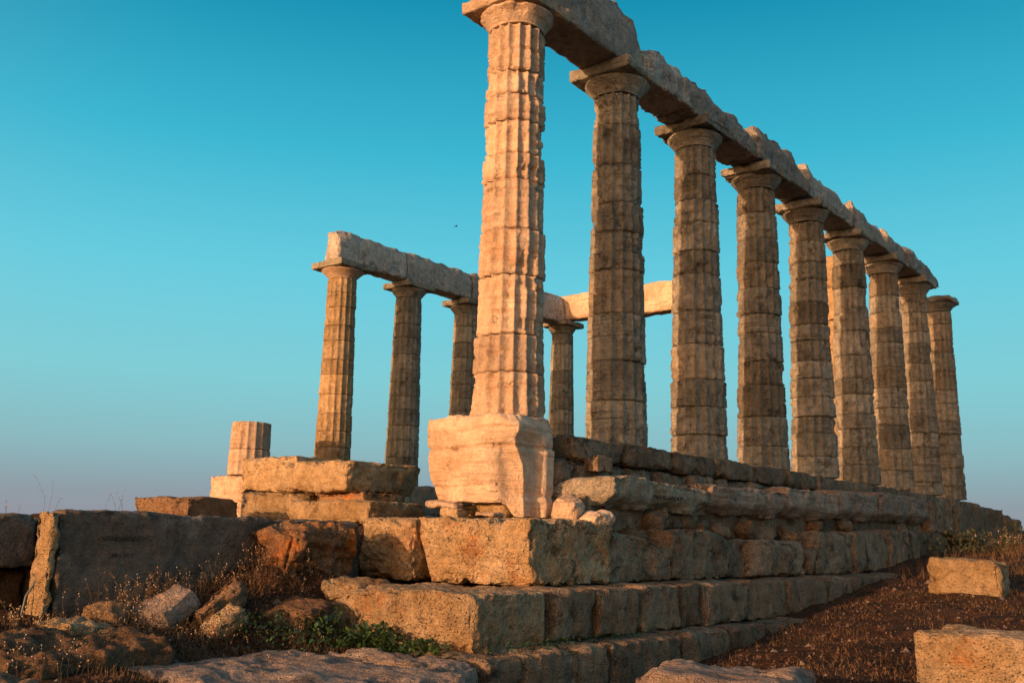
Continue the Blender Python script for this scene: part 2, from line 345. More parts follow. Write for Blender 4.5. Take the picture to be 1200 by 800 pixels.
def drum(cx, cy, z0, z1, ra, rb, mat, parent, nt_, cell, seed, flute=.03, smooth_=0., rough=1., lip0=True, lip1=True, flare=0., name='drum'):
    g = .003
    h = z1-z0; nz = max(6, int(h/cell)); zs = np.linspace(z0+g, z1-g, nz+1)
    zs = np.sort(np.concatenate([zs, [z0+g+.006, z0+g+.016, z1-g-.006, z1-g-.016]]))
    rg = random.Random(seed); ph = .0; ox, oy = rg.uniform(-.006, .006)*rough, rg.uniform(-.006, .006)*rough; dr = rg.uniform(-.012, .010)*rough; rg_c = [(rg.uniform(.2, .8), rg.uniform(0, 6.28), rg.uniform(-.9, .5)) for _ in range(5)]
    def rf(T, Z):
        t = (Z-z0)/h; r = ra+(rb-ra)*t+dr
        Pp = np.stack([(cx+r*np.cos(T)), (cy+r*np.sin(T)), Z], 2).reshape(-1, 3)+seed*3.7
        ero = sst(-.35, .3, fbm(Pp*1.6+3, 3)+.12)*(1-smooth_)
        u = ((T+ph)/(2*np.pi)*16) % 1-.5
        fl = flute*(1-(2*np.abs(u))**2)
        n = fbm(Pp*5, 4, .55).reshape(T.shape); big = fbm(Pp*1.3+20, 3).reshape(T.shape); stt = fbm(Pp*np.array([2., 2., 26.])+7, 3).reshape(T.shape)
        loss = sst(.27, .42, fbm(Pp*2.4+50, 4).reshape(T.shape)); fine_ = pn(Pp*21).reshape(T.shape)
        r = r - fl*(.65+.35*ero.reshape(T.shape)) + rough*(.006*n + .009*big + .0085*stt - .030*loss + .003*fine_)
        de = np.minimum(Z-z0, z1-Z); el_ = np.clip(1-de/.04, 0, 1)
        jag = np.clip(pn(np.stack([T*4+seed, T*0+np.where(Z < (z0+z1)/2, 3., 9.), T*0], 2).reshape(-1, 3)).reshape(T.shape)+.35, 0, 1)
        r = r - el_**2*(.003+.022*jag**2*rough) - np.clip(1-de/.014, 0, 1)*.030
        for q in range(5):
            zc = z0+h*rg_c[q][0]; a0 = rg_c[q][1]; zl = zc+.012*np.sin(T*3+a0)
            r = r - .013*rough*np.exp(-((Z-zl)/.008)**2)*(np.cos(T-a0) > rg_c[q][2])
        if flare: r = r + flare*np.clip(1-t*1.6, 0, 1)**2
        return r
    V, F = lathe_grid(nt_, zs, rf, cx+ox, cy+oy)
    return mobj(name, V, F, mat, parent)
def echinus(cx, cy, z0, z1, ra, rb, mat, parent, nt_, seed):
    zs = np.linspace(z0, z1, 16)
    def rf(T, Z):
        t = (Z-z0)/(z1-z0); r = ra-.012+(rb-ra+.012)*np.clip(t*1.08, 0, 1)**1.25 - .03*sst(.88, 1., t)
        ann = .006*np.cos(t*60)*(t < .16)
        Pp = np.stack([r*np.cos(T)+cx, r*np.sin(T)+cy, Z], 2).reshape(-1, 3)+seed*1.9
        n = fbm(Pp*3, 4).reshape(T.shape); ls = sst(.25, .5, fbm(Pp*2.1+9, 3).reshape(T.shape))
        return r+ann+.014*n-.045*ls*t
    V, F = lathe_grid(nt_, zs, rf, cx, cy)
    return mobj('echinus', V, F, mat, parent)

ZB, ZN, ZE, ZA = -.15, 5.24, 5.475, 5.66     # foot, neck, top of echinus, top of abacus
def column(cx, cy, zb, joints, mats, label, near_, group=None, cat='column', r0=.49, r1=.365, flute=.06, za=ZA, abh=.53, rough=1., seed=0, cap=True, smooths=(), flare=0., capmat=None, abrot=0., abchip=.06):
    t = empty('doric_column', (cx, cy, zb), label, cat, group)
    nt_ = {0: 160, 1: 128, 2: 96}[near_]; cell = {0: .022, 1: .03, 2: .045}[near_]
    zt = joints[-1]; rg = random.Random(seed+5)
    for i in range(len(joints)-1):
        a, b_ = joints[i], joints[i+1]
        ra = r0+(r1-r0)*(a-joints[0])/(5.33-joints[0]); rb = r0+(r1-r0)*(b_-joints[0])/(5.33-joints[0])
        mt = mats[rg.randrange(len(mats))] if i else mats[0]
        drum(cx, cy, a, b_, ra, rb, mt, t, nt_, cell, seed*20+i, flute, smooth_=1. if i in smooths else 0., rough=rough, flare=flare if i == 0 else 0)
    if cap:
        cm = capmat or mats[0]; dz = za-ZA
        echinus(cx, cy, zt, ZE+dz, r1-.005, abh-.025, cm, t, nt_, seed)
        rock('abacus', (cx-abh, cx+abh, cy-abh, cy+abh, ZE+dz+.002, za), cm, t, cell=cell*.9, r=.02, amp=.012, chip=abchip, freq=2, rot=(0, 0, abrot), seed=seed+900)
    return t
def rjoints(z0, z1, seed, lo=.42, hi=.72):
    rg = random.Random(seed); n = rg.choice([11, 12, 12, 13]); ws = [rg.uniform(lo, hi) for _ in range(n)]; s = sum(ws); z = z0; o = [z0]
    for x in ws: z += x/s*(z1-z0); o.append(z)
    return o
P_ = 2.522
ordn = ['first', 'second', 'third', 'fourth', 'fifth', 'sixth', 'seventh', 'eighth', 'ninth']
dxy = [(-.01, 0), (.0, 0), (.0, .02), (0, 0), (0, -.03), (0, -.03), (0, -.08), (-.03, -.05), (-.06, -.1)]
slabel = {0: 'pale golden sunlit fluted column standing in front on the tall veined corner block, the largest',
 1: 'second fluted column of the front row, with one smooth unfluted drum below its capital, behind the golden column',
 2: 'third column of the front row, in shade with a lit left edge and chipped capital',
 3: 'fourth column of the front row, with dark lichen band at mid height',
 4: 'fifth column of the front row, with blackened drums near its middle',
 5: 'sixth column of the front row, bulging lower drum, sunlit pilaster showing at its left',
 6: 'seventh column of the front row, third from the far end, worn round capital',
 7: 'eighth column of the front row, the last one with a beam over it',
 8: 'farthest column of the front row, at its right end, with bare capital and no beam on top'}
sj = {0: [0.0, .55, 1.03, 1.8, 2.4, 3.07, 3.42, 3.87, 4.25, 4.58, 5.24],
      1: [-.15, .5, 1.08, 1.78, 2.45, 2.72, 3.03, 3.48, 4.08, 4.74, 5.24]}
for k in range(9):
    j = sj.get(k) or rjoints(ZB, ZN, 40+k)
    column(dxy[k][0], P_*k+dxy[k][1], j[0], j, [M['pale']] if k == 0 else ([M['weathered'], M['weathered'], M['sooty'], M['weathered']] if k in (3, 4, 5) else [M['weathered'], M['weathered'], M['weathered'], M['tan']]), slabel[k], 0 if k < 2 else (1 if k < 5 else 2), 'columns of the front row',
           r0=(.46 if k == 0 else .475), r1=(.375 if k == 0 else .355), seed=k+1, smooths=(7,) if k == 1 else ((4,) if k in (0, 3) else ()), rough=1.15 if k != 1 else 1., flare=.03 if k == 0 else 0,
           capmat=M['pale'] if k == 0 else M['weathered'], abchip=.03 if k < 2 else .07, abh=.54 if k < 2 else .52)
nlabel = {-1: 'short broken column stub of two fluted drums, far left of the row behind',
 0: 'sunlit fluted column with a wide abacus, left end of the back row, grey lowest drum',
 1: 'dark grey fluted column, second under the back row beams',
 2: 'dark grey fluted column of the back row, partly hidden by the golden column',
 3: 'back row column hidden behind the golden column',
 4: 'distant dark column under the corner where the far cross beam starts'}
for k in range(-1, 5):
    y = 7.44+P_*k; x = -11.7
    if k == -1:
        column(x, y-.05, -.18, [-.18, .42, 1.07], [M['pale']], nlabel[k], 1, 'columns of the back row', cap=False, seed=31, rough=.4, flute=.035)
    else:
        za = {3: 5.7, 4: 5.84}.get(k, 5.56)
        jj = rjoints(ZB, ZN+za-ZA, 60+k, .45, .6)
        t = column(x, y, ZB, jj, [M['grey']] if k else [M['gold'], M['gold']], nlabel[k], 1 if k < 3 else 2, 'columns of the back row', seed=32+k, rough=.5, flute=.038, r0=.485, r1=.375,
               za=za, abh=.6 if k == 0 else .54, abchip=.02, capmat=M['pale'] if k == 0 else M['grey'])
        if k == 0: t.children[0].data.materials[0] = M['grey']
t = empty('pilaster', (-2.3, 17.6, -.15), 'sunlit orange pilaster seen between the fifth and sixth front columns', 'pilaster')
z = -.15; i = 0
for hh in (.9, .7, .8, .9, .75, .85, .95, .95):
    rock('stone_block', (-2.95, -1.93, 17.2, 18.1, z, z+hh-.006), M['gold'], t, cell=.06, amp=.02, chip=.04); z += hh

# ------------------------------------------------------------------ beams
def beam(x0, x1, y0, y1, z0, z1, mat, label, group, cell=.035, erode=None, **kw):
    """erode: list of (t, height loss at the outer top edge) along the length"""
    sdv = random.random()*50
    def wp(V):
        if erode is None: return V
        V = V.copy(); t = (V[:, 1]-y0)/(y1-y0); loss = np.interp(t, [e[0] for e in erode], [e[1] for e in erode])
        loss = loss + .022*fbm(np.stack([V[:, 1]*3+sdv, V[:, 0]*2, V[:, 0]*0], 1), 4)
        zt = z1-np.clip(loss, 0, None)
        s = (V[:, 2]-z0)/(z1-z0)
        V[:, 2] = z0+s*(zt-z0)
        # rounded, broken outer top edge
        top = sst(.55, 1., s); V[:, 0] -= top*np.clip((V[:, 0]-(x0+x1)/2)/(x1-x0)*2, 0, 1)*(.07+.09*np.clip(fbm(np.stack([V[:, 1]*2.2+sdv, V[:, 0]*0, V[:, 2]*2], 1), 3)+.3, 0, 1))
        return V
    o = rock('architrave_beam', (x0, x1, y0, y1, z0, z1), mat, None, cell=cell, warp=wp, **kw)
    return props(o, label, 'stone beam', group)
random.seed(3)
er = {0: [(0, -.12), (.55, -.1), (.8, .0), (.93, .12), (1, .5)], 1: [(0, .25), (.3, .1), (.6, .12), (.8, .1), (1, .3)], 2: [(0, .12), (.3, .1), (.5, .16), (.8, .2), (1, .32)]}
ey = [(.0, 2.78), (2.80, 4.25), (4.27, 6.9), (6.92, 9.45), (9.47, 12.05), (12.07, 14.5), (14.52, 16.1), (16.12, 18.75)]
bl = ['largest beam with smooth grey face and tall broken end, joining the golden column to the second column',
      'short rounded beam piece over the second column, with a bulging broken face',
      'rough pitted beam running from the third to the fourth column of the front row',
      'pitted beam with a broken notch between the fourth and fifth front columns',
      'beam with an upright crack, between the fifth and sixth front columns',
      'beam with a raised rounded lump at its near end, over the sixth front column',
      'tapering beam piece before the ribbed last one at the far end of the front row',
      'last beam at the far end of the front row, with upright ribs and a broken off end']
for i, (a, b_) in enumerate(ey):
    e_ = er.get(i) or [(0, random.uniform(0, .1)), (.2, random.uniform(.0, .12)), (.45, random.uniform(.05, .2)), (.7, random.uniform(.05, .2)), (1, random.uniform(.25, .45))]
    beam(-.36, .35+(.03 if i % 2 else 0), a if i else -.12, b_-.012, ZA+.004, 6.66 if i == 0 else (6.42 if i < 5 else 6.34), M['beam'], bl[i], 'beams over the front row', cell=.03 if i < 3 else .045,
         erode=e_, r=.03, amp=.02 if i == 0 else .026, chip=.03 if i == 0 else .07, freq=1.5 if i == 0 else 2.4, pits=0 if i == 0 else .015)
for i, (a, b_, z0, z1, lab) in enumerate([(6.98, 9.56, 5.57, 6.44, 'near beam of the back row with a rounded sunlit end above the wide abacus'),
      (9.58, 12.4, 5.57, 6.46, 'second beam of the back row, smooth grey face over the two dark columns'),
      (12.42, 15.0, 5.6, 6.5, 'third beam of the back row, mostly hidden behind the golden column'),
      (15.02, 17.26, 5.71, 6.72, 'last beam of the back row, reddish grey, meeting the sunlit cross beam')]):
    beam(-11.95, -11.4, a, b_, z0, z1, M['beam'], lab, 'beams over the back row', cell=.045, erode=[(0, .06), (.1, 0), (.5, .03), (.9, .03), (1, .06)], r=.04, amp=.015, chip=.05)
props(rock('architrave_beam', (-12.0, -8.9, 17.28, 17.9, 5.87, 6.74), M['pale'], None, cell=.05, r=.05, amp=.02, chip=.05), 'sunlit peach cross beam resting on the distant dark column', 'stone beam', 'far cross beams')
props(rock('architrave_beam', (-8.88, -6.4, 17.28, 17.9, 5.72, 6.72), M['pale'], None, cell=.05, r=.05, amp=.02, chip=.05), 'sunlit peach cross beam seen between the second and third front columns', 'stone beam', 'far cross beams')

# ------------------------------------------------------------------ corner pedestal under the golden column
def ped_warp(V):
    V = V.copy(); zr = (V[:, 2]+1.05)/1.05      # 0 bottom, 1 top
    c0 = V.copy(); front = V[:, 1] < .0
    for n_, p_ in (((-.75, -.25, -.6), (-.84, -.7, -.96)), ((-.45, -.62, .65), (-.72, -.72, -.02)), ((.60, -.62, .42), (.44, -.7, -.06)), ((.30, -.94, -.16), (-.02, -.72, -.62)), ((-.30, -.94, -.16), (-.2, -.72, -.62)), ((.1, -.6, -.8), (.1, -.74, -1.02))):
        n_ = np.array(n_)/np.linalg.norm(n_); e_ = (V-np.array(p_))@n_
        V = V-np.clip(e_, 0, .2)[:, None]*n_*.95
    # undercut lower left corner, slanting scoop out of the right front corner
    und = sst(.35, .0, zr)*sst(-.35, -.72, V[:, 0])
    V[:, 0] += .09*und; V[:, 2] += .10*und*0
    sc = sst(.28, .62, V[:, 0])*sst(-.35, -.70, V[:, 1])
    lim = .62-.5*np.clip(.72-zr, 0, 1)
    V[:, 1] += .16*sst(.7, .35, zr)*sst(.22, .6, V[:, 0])*sst(-.2, -.7, V[:, 1])
    V[:, 0] -= .12*sst(.8, 1.05, zr)*np.clip(V[:, 0]/.7, 0, 1); V[:, 0] += .05*sst(.9, 1.05, zr)*(V[:, 0] < 0)
    # horizontal cracks
    for zc, dd in ((-.40, .05), (-.86, .03), (-.20, .022)):
        gsel = np.exp(-((V[:, 2]-zc-.02*np.sin(V[:, 0]*4))/.018)**2)
        V[:, 1] += dd*gsel*(V[:, 1] < -.3); V[:, 0] -= dd*gsel*(V[:, 0] > .3)
    V[:, 0] -= .09*sst(-.16, -.34, V[:, 2])*sst(.3, .5, V[:, 0])*sst(-.66, -.56, V[:, 1])*sst(-.02, -.14, V[:, 1])
    V[:, 0] -= 1.1*np.clip(V[:, 1]-.12, 0, 1)*(V[:, 0] > 0)
    V[:, 2] -= .17*sst(.32, .46, V[:, 0])*sst(-.6, -1.0, V[:, 2])
    # bulging tooth shapes low on the sunlit face
    low = (V[:, 1] < -.3)*sst(-.45, -.52, V[:, 2])
    V[:, 1] -= low*.03*np.abs(np.sin((V[:, 0]+.62)*5.2))-.01*low
    return V
ped = empty('corner_pedestal', (-.05, -.05, -1.2), 'tall cream veined marble block with broken corners under the golden column', 'stone block')
rock('block', (-.82, .64, -.7, .52, -1.05, 0.0), M['pale'], ped, cell=.018, r=.035, amp=.018, freq=1.3, chip=.05, strata=.003, warp=ped_warp)
rock('foot', (-.55, .3, -.40, .4, -1.24, -1.05), M['gold'], ped, cell=.03, r=.05, amp=.04, chip=.06)
for (b_, lab) in (((-.60, -.16, -.82, -.60, -1.12, -1.055), 'thin flat cream stone wedged under the left edge of the pedestal'),
                  ((-.34, -.06, -.86, -.62, -1.24, -1.12), 'rounded golden stone propping the pedestal, below the thin flat one'),
                  ((.28, .56, -.95, -.72, -1.235, -1.175), 'small flat pink stone by the right corner of the pedestal foot')):
    props(rock('wedge_stone', b_, M['pale'] if 'cream' in lab or 'pink' in lab else M['gold'], None, cell=.015, r=.05, amp=.03, freq=4, chip=.03, rot=(0, .06, .1)), lab, 'stone')

# ------------------------------------------------------------------ stepped platform, south side (courses of blocks)
def course(label, X, depth, joints, mat, cell, tops, bots, jit=.02, name='stone_course', **kw):
    t = empty(name, (X-depth/2, joints[0], bots), label, 'stonework', 'courses of the stepped platform')
    rg = random.Random(int(X*100)+len(joints))
    for i in range(len(joints)-1):
        a, b_ = joints[i], joints[i+1]
        if tops[i] is None: continue
        dx = rg.uniform(-jit, jit); c_ = cell*(1+i*.12)
        rock('stone_block', (X-depth, X+dx, a+.010, b_-.010, bots, tops[i]), mat if not callable(mat) else mat(i), t, cell=c_, cuts=5, cutd=1.12, **kw)
    return t
def jn(a, b_, s, seed):
    rg = random.Random(seed); o = [a]
    while o[-1] < b_-s*.7: o.append(o[-1]+s*rg.uniform(.7, 1.3))
    return o
j4 = [-3.1, -2.58, -1.73, -1.2, .22, 1.43, 2.43, 3.9, 5.3, 6.7, 8.2, 10]
course('lowest dark block course of the platform, half buried in earth', 2.3, .9, j4, M['step'], .022, [-2.45]*11, -3.05, r=.03, amp=.025, chip=.05)
j3 = [-1.55, -.80, .05, 1.0, 1.52, 2.84, 4.04, 5.59, 6.67, 7.92, 9.2, 10.5, 12]
course('second block course of the platform, dark brown, right of its big sunlit corner block', 1.9, .9, j3, M['step'], .024, [-1.95]*12, -2.452, r=.03, amp=.025, chip=.05, jit=.03)
c3 = empty('corner_block', (1.0, -2.2, -2.45), 'big sunlit sandy corner block standing behind the green leafy weeds', 'stone block')
def w3(V):
    V = V.copy(); V[:, 2] -= .16*sst(.35, -.1, V[:, 0])*sst(-2.25, -2.0, V[:, 2]); V[:, 2] -= .10*sst(-1.0, -2.9, V[:, 1])*0; return V
rock('block', (.02, 1.88, -2.82, -1.57, -2.5, -1.955), M['corner'], c3, cell=.018, r=.03, amp=.03, freq=2, chip=.07, cuts=6, cutd=1.1, pits=.015, warp=w3)
c2 = empty('corner_block', (.7, -.7, -1.95), 'large pitted limestone corner block with orange stains, directly under the pedestal', 'stone block')
def w2(V):
    V = V.copy(); k = sst(1.0, 1.45, V[:, 0])*sst(-1.0, -1.5, V[:, 1])
    V[:, 0] -= .0*k; V[:, 1] += .10*k*sst(-1.6, -1.95, V[:, 2]); return V
rock('block', (-.13, 1.47, -1.46, .12, -1.945, -1.25), M['corner'], c2, cell=.015, r=.035, amp=.03, freq=2, chip=.08, cuts=5, cutd=1.1, pits=.034, warp=w2)
props(rock('corner_block', (-1.02, -.14, -1.5, -.3, -1.945, -1.26), M['corner'], None, cell=.015, r=.06, amp=.03, chip=.08, pits=.034, cuts=4, cutd=1.12), 'rounded pitted limestone block left of the orange stained corner block', 'stone block')
# second course upper blocks: broken, uneven
t = empty('stone_course', (1.0, .14, -1.95), 'uneven course of broken blocks in shade, under the overhanging ledge', 'stonework', 'courses of the stepped platform')
def slope_top(y0, z0_, y1, z1_, zb=-1.94):
    def f(V):
        V = V.copy(); lim = np.interp(V[:, 1], [y0, y1], [z0_, z1_]); ztop = V[:, 2].max(); s = (V[:, 2]-zb)/(ztop-zb); V[:, 2] = zb+s*(lim-zb); return V
    return f
for (a, b_, xo, top, wf) in [(.14, 1.6, 1.42, -1.28, slope_top(.14, -1.29, 1.6, -1.52)), (1.63, 3.3, 1.40, -1.31, None), (3.34, 4.2, 1.30, -1.42, None), (3.9, 5.75, 1.46, -1.42, None),
                             (6.45, 8.2, 1.38, -1.25, None), (8.22, 10.1, 1.4, -1.2, None), (10.12, 12.2, 1.38, -1.14, None), (12.22, 14.5, 1.3, -1.14, None)]:
    rock('stone_block', (.5, xo, a, b_, -1.945, top), M['step'], t, cell=.022+a*.003, r=.03, amp=.035, freq=2.2, chip=.08, strata=.012, warp=wf, cuts=7, cutd=1.1)
props(rock('rubble_stone', (1.0, 1.45, 6.05, 6.42, -1.93, -1.55), M['step'], None, cell=.03, r=.05, amp=.03, cuts=6, rot=(.2, 0, 0)), 'small pointed stone standing in the dark gap of the broken block course', 'stone')
# overhanging ledge
t = empty('stone_course', (.8, .2, -1.1), 'overhanging ledge of veined marble slabs, in shade with sun on its near end', 'stonework', 'courses of the stepped platform')
def led(y0, y1, s):
    def f(V):
        V = V.copy(); zb = V[:, 2].min(); under = sst(.45, .05, (V[:, 2]-zb)/.45)
        V[:, 0] -= .16*under*sst(.8, 1.1, V[:, 0])*(1+pn(np.stack([V[:, 1]*1.7+s, V[:, 2]*0, V[:, 2]*0], 1)))
        V[:, 2] += .03*pn(np.stack([V[:, 1]*1.3+s, V[:, 0], V[:, 0]*0], 1))
        return V
    return f
for i, (a, b_, top, bot) in enumerate([(.15, 3.2, -.72, -1.12), (3.24, 5.82, -.64, -1.12), (5.86, 8.15, -.55, -1.08), (8.2, 10.3, -.47, -1.05), (10.36, 12.3, -.40, -1.02), (12.34, 13.9, -.42, -1.0)]):
    wf = led(a, b_, i*3.3)
    if i == 0:
        def wf(V, g=led(a, b_, 0)):
            V = g(V); V[:, 0] -= np.clip(.62-V[:, 1]+.08*pn(V*3), 0, 1)*1.2*np.clip((V[:, 0]-.3)/.8, 0, 1); V[:, 2] -= .10*sst(.5, .15, V[:, 1])*(V[:, 2] > -.9); V[:, 2] += .07*sst(.5, 1.0, V[:, 1])*sst(2.2, 1.3, V[:, 1])*(V[:, 2] > -.9); return V
    rock('ledge_slab', (.25, 1.17, a, b_, bot+.04, top), M['ledge'] if i else M['tan'], t, cell=.022+.003*i, r=.025, amp=.02, freq=2.2, chip=.07, strata=.02, warp=wf, cuts=4, cutd=1.12)
ledge_t = t
rock('ledge_slab', (-.1, .72, .5, 1.1, -1.24, -.87), M['step'], t, cell=.03, r=.05, amp=.03)
# stylobate
jS = jn(.55, 21, 1.15, 5)
course('top course of the platform carrying the front columns, grey brown with a broken lower edge', .62, 1.25, jS, M['step'], .035, [-.16-.004*i for i in range(len(jS)-1)], -.47, r=.03, amp=.025, chip=.07)
jS2 = jn(.1, 21, .62, 8)
course('small rough blocks packed between the ledge and the top course', .64, 1.2, jS2, M['step'], .035, [-.475]*(len(jS2)-1), -.85, r=.05, amp=.03, chip=.08, jit=.035)
jS3 = jn(.3, 21, 1.6, 9)
course('dark backing stones hidden behind the broken block course', .9, 1.3, jS3, M['step'], .06, [-.86]*(len(jS3)-1), -1.9, r=.05, amp=.03)
# far end blocks and steps
t = empty('stone_course', (.5, 14, -1.2), 'far end of the platform, stepping down to the right behind the dry bushes', 'stonework', 'courses of the stepped platform')
for (x0, x1, a, b_, z0, z1) in [(.2, 1.15, 13.95, 15.8, -1.2, -.42), (.2, 1.2, 15.84, 18.6, -1.3, -.48), (-.4, 1.1, 18.64, 21.0, -1.5, -.40), (-.5, 1.15, 21.04, 22.0, -1.5, -.55), (-.5, 1.2, 22.04, 23.0, -1.5, -.62), (-.5, 1.6, 23.04, 24.6, -1.5, -.95)]:
    rock('stone_block', (x0, x1, a, b_, z0, z1), M['step'], t, cell=.06, r=.05, amp=.05, chip=.1)
rub_n = ['leftmost', 'second from the left', 'third from the left', 'fourth from the left', 'fifth from the left', 'middle one', 'fifth from the right', 'fourth from the right', 'third from the right', 'second from the right', 'rightmost']
# rubble stones between ledge and broken course
rg = random.Random(11)
for i, (y, z, s) in enumerate([(1.35, -1.42, .16), (1.9, -1.2, .2), (2.35, -1.22, .12), (2.7, -1.22, .13), (3.2, -1.25, .11), (3.7, -1.3, .14), (4.6, -1.28, .18), (5.2, -1.3, .15), (6.2, -1.3, .16), (7.4, -1.15, .14), (8.8, -1.1, .15)]):
    props(rock('rubble_stone', (.98-s, .98+s, y-s*1.3, y+s*1.3, z-s*.75, z+s*.75), M['step'] if i % 3 else M['brown'], None, cell=.03, r=.08, amp=.03, freq=4, cuts=5, rot=(rg.uniform(-.3, .3), 0, rg.uniform(-.5, .5))),
          rub_n[i]+' of the shaded rubble stones packed under the overhanging ledge', 'stone', 'rubble stones under the ledge')
props(rock('rubble_stone', (.75, 1.15, -.3, .2, -1.27, -.98), M['pale'], None, cell=.014, r=.07, amp=.03, freq=3, cuts=6, cutd=.72, rot=(.1, .25, .3)), 'pointed peach rock in sun on top of the pitted corner block, right of the pedestal', 'rock')
props(rock('rubble_stone', (1.15, 1.45, -.15, .3, -1.3, -1.13), M['pale'], None, cell=.014, r=.05, amp=.03, freq=4, cuts=6, rot=(.0, .1, -.2)), 'low peach stone beside the pointed rock, tipping over the block edge', 'rock')
props(rock('rubble_stone', (.55, .85, .8, 1.2, -.62, -.4), M['step'], None, cell=.03, r=.05, amp=.03, cuts=6), 'small grey stone standing on the ledge before the top course', 'rock')

# ------------------------------------------------------------------ west end: wall, terrace blocks
wallb = props(rock('wall_block', (-1.27, -1.0, -5.12, -1.45, -2.35, -1.3), M['wall'], None, cell=.022, r=.03, amp=.025, freq=1.4, chip=.05,
     warp=lambda V: np.stack([V[:, 0], V[:, 1]-.0*V[:, 0]+.10*(V[:, 2]+1.3)*sst(-4.6, -5.1, V[:, 1])*-0.3, V[:, 2]+.02*sst(-3, -5, V[:, 1])], 1)),
     'long dark block with sunlit left end and faint carved letters, above the dry weeds', 'stone block')
props(rock('wall_block', (-2.6, -1.75, -7.2, -4.93, -1.84, -1.335), M['wall'], None, cell=.025, r=.05, amp=.025, chip=.04), 'dark block at the left picture edge, resting above the brown recess', 'stone block')
props(rock('wall_block', (-2.9, -1.95, -7.6, -4.9, -2.5, -1.845), M['brown'], None, cell=.035, r=.05, amp=.04, chip=.04), 'brown recessed block under the dark block at the left edge', 'stone block')
props(rock('wall_block', (-2.6, -1.35, -4.88, -4.0, -2.4, -1.38), M['brown'], None, cell=.04, r=.05, amp=.04, chip=.04), 'brown stone behind the sunlit end of the long wall block', 'stone block')
W_ = [((-6.72, -5.2, -1.0, -.05, -1.34, -.97), 'brown', 'flat brown block alone on the terrace, left of the column stub'),
      ((-7.45, -5.85, 1.5, 2.8, -.76, -.14), 'gold', 'sunlit rough block right of the column stub, under the left end column'),
      ((-5.8, -4.05, 1.0, 2.75, -.80, -.30), 'gold', 'long sunlit slab across the two terrace blocks, with a dark right side'),
      ((-6.75, -5.27, 1.1, 2.0, -1.32, -.80), 'gold', 'cream block with slanting veins under the long terrace slab'),
      ((-5.1, -3.9, 1.25, 2.3, -1.32, -.80), 'rust', 'orange rounded block in shadow under the right end of the long slab'),
      ((-4.6, -2.75, .3, 1.5, -1.32, -.98), 'gold', 'low sunlit block with dark right side, in front of the orange one'),
      ((-12.5, -11.25, 4.4, 6.2, -1.4, -.2), 'pale', 'cream base block under the broken column stub'),
      ((-6.6, -4.4, 6.3, 7.4, -.5, .02), 'pale', 'cream block with its top in sun, seen between back column and pedestal')]
for b_, mt, lab in W_:
    props(rock('terrace_block', b_, M[mt], None, cell=.03, r=.03, amp=.03, freq=2, chip=.09, strata=.008, cuts=7, cutd=1.08), lab, 'stone block', 'blocks on the terrace')
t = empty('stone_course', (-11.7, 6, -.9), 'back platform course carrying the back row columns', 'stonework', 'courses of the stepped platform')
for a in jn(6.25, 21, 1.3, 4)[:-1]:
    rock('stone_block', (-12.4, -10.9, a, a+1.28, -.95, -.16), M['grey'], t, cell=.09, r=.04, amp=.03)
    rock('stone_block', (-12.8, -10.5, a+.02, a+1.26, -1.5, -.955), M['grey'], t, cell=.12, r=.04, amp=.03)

# ------------------------------------------------------------------ foreground rocks and slabs
def fg(name, b_, mt, lab, **kw):
    d = dict(cell=.022, r=.09, amp=.05, freq=2.0, chip=.07, cuts=8, cutd=.9); d.update(kw)
    return props(rock(name, b_, M[mt], None, **d), lab, 'rock')
fg('boulder', (-1.0, -.42, -3.05, -2.0, -1.98, -1.38), 'rust', 'rust red and orange broken rock beside the left limestone block', amp=.10, cuts=7, rot=(-.06, .2, .05), cutd=.88, freq=3.2, cell=.016, chip=.12)
fg('boulder', (-.2, .35, -2.75, -2.2, -2.15, -1.92), 'corner', 'small cream stone at the left end of the big sandy corner block')
fg('boulder', (-.66, -.30, -4.56, -4.04, -2.27, -2.06), 'slab', 'pinkish leaning stone below the long wall block, left of two', rot=(.55, .2, .1), r=.05, amp=.02, chip=.03, cell=.014, cuts=4)
fg('boulder', (-.12, .1, -4.2, -3.8, -2.38, -2.16), 'corner', 'small pale lit stone right of the pinkish leaning stone', rot=(.5, .2, .1), r=.05, amp=.03, cell=.014)
fg('boulder', (-.36, -.14, -4.2, -3.6, -2.26, -2.0), 'brown', 'brown slanting stone between the pinkish and the pale one', rot=(.55, .2, .1), r=.05, amp=.03, cell=.014)
fg('boulder', (-.75, -.1, -5.45, -4.9, -2.6, -2.2), 'gold', 'rounded rough stone with sun on it, under the lit end of the wall block', amp=.06, freq=3.5)
fg('boulder', (-.35, .62, -6.3, -4.85, -2.9, -2.3), 'brown', 'wide brown sloping rock in the lower left, before the slab', amp=.07, freq=3, rot=(.04, .10, 0))
fg('boulder', (.8, 1.6, -7.0, -6.3, -2.8, -2.4), 'brown', 'brown rock at the bottom left corner among weeds', amp=.07, freq=3)
def sA(V):
    V = V.copy(); V[:, 2] += .05*sst(-4.2, -5.4, V[:, 1])*0+.015*pn(np.stack([V[:, 0]*2, V[:, 1]*2, V[:, 0]*0], 1)); return V
fg('boulder', (-.3, .3, -3.45, -2.9, -2.45, -2.1), 'brown', 'dark brown stone behind the left end of the green leafy weeds', rot=(.2, .1, .3), cell=.018, cuts=7)
fg('boulder', (-.9, -.5, -4.95, -4.6, -2.35, -2.1), 'brown', 'brown stone at the foot of the sunlit end of the wall block', rot=(.1, .1, .3), cell=.018, cuts=6)
fg('flat_slab', (.5, 2.6, -5.4, -3.68, -2.8, -2.47), 'slab', 'broad flat pink grey slab lying along the bottom left edge', cuts=0, r=.10, amp=.03, freq=1.5, chip=.05, rot=(0, 0, .0), warp=sA, cell=.018)
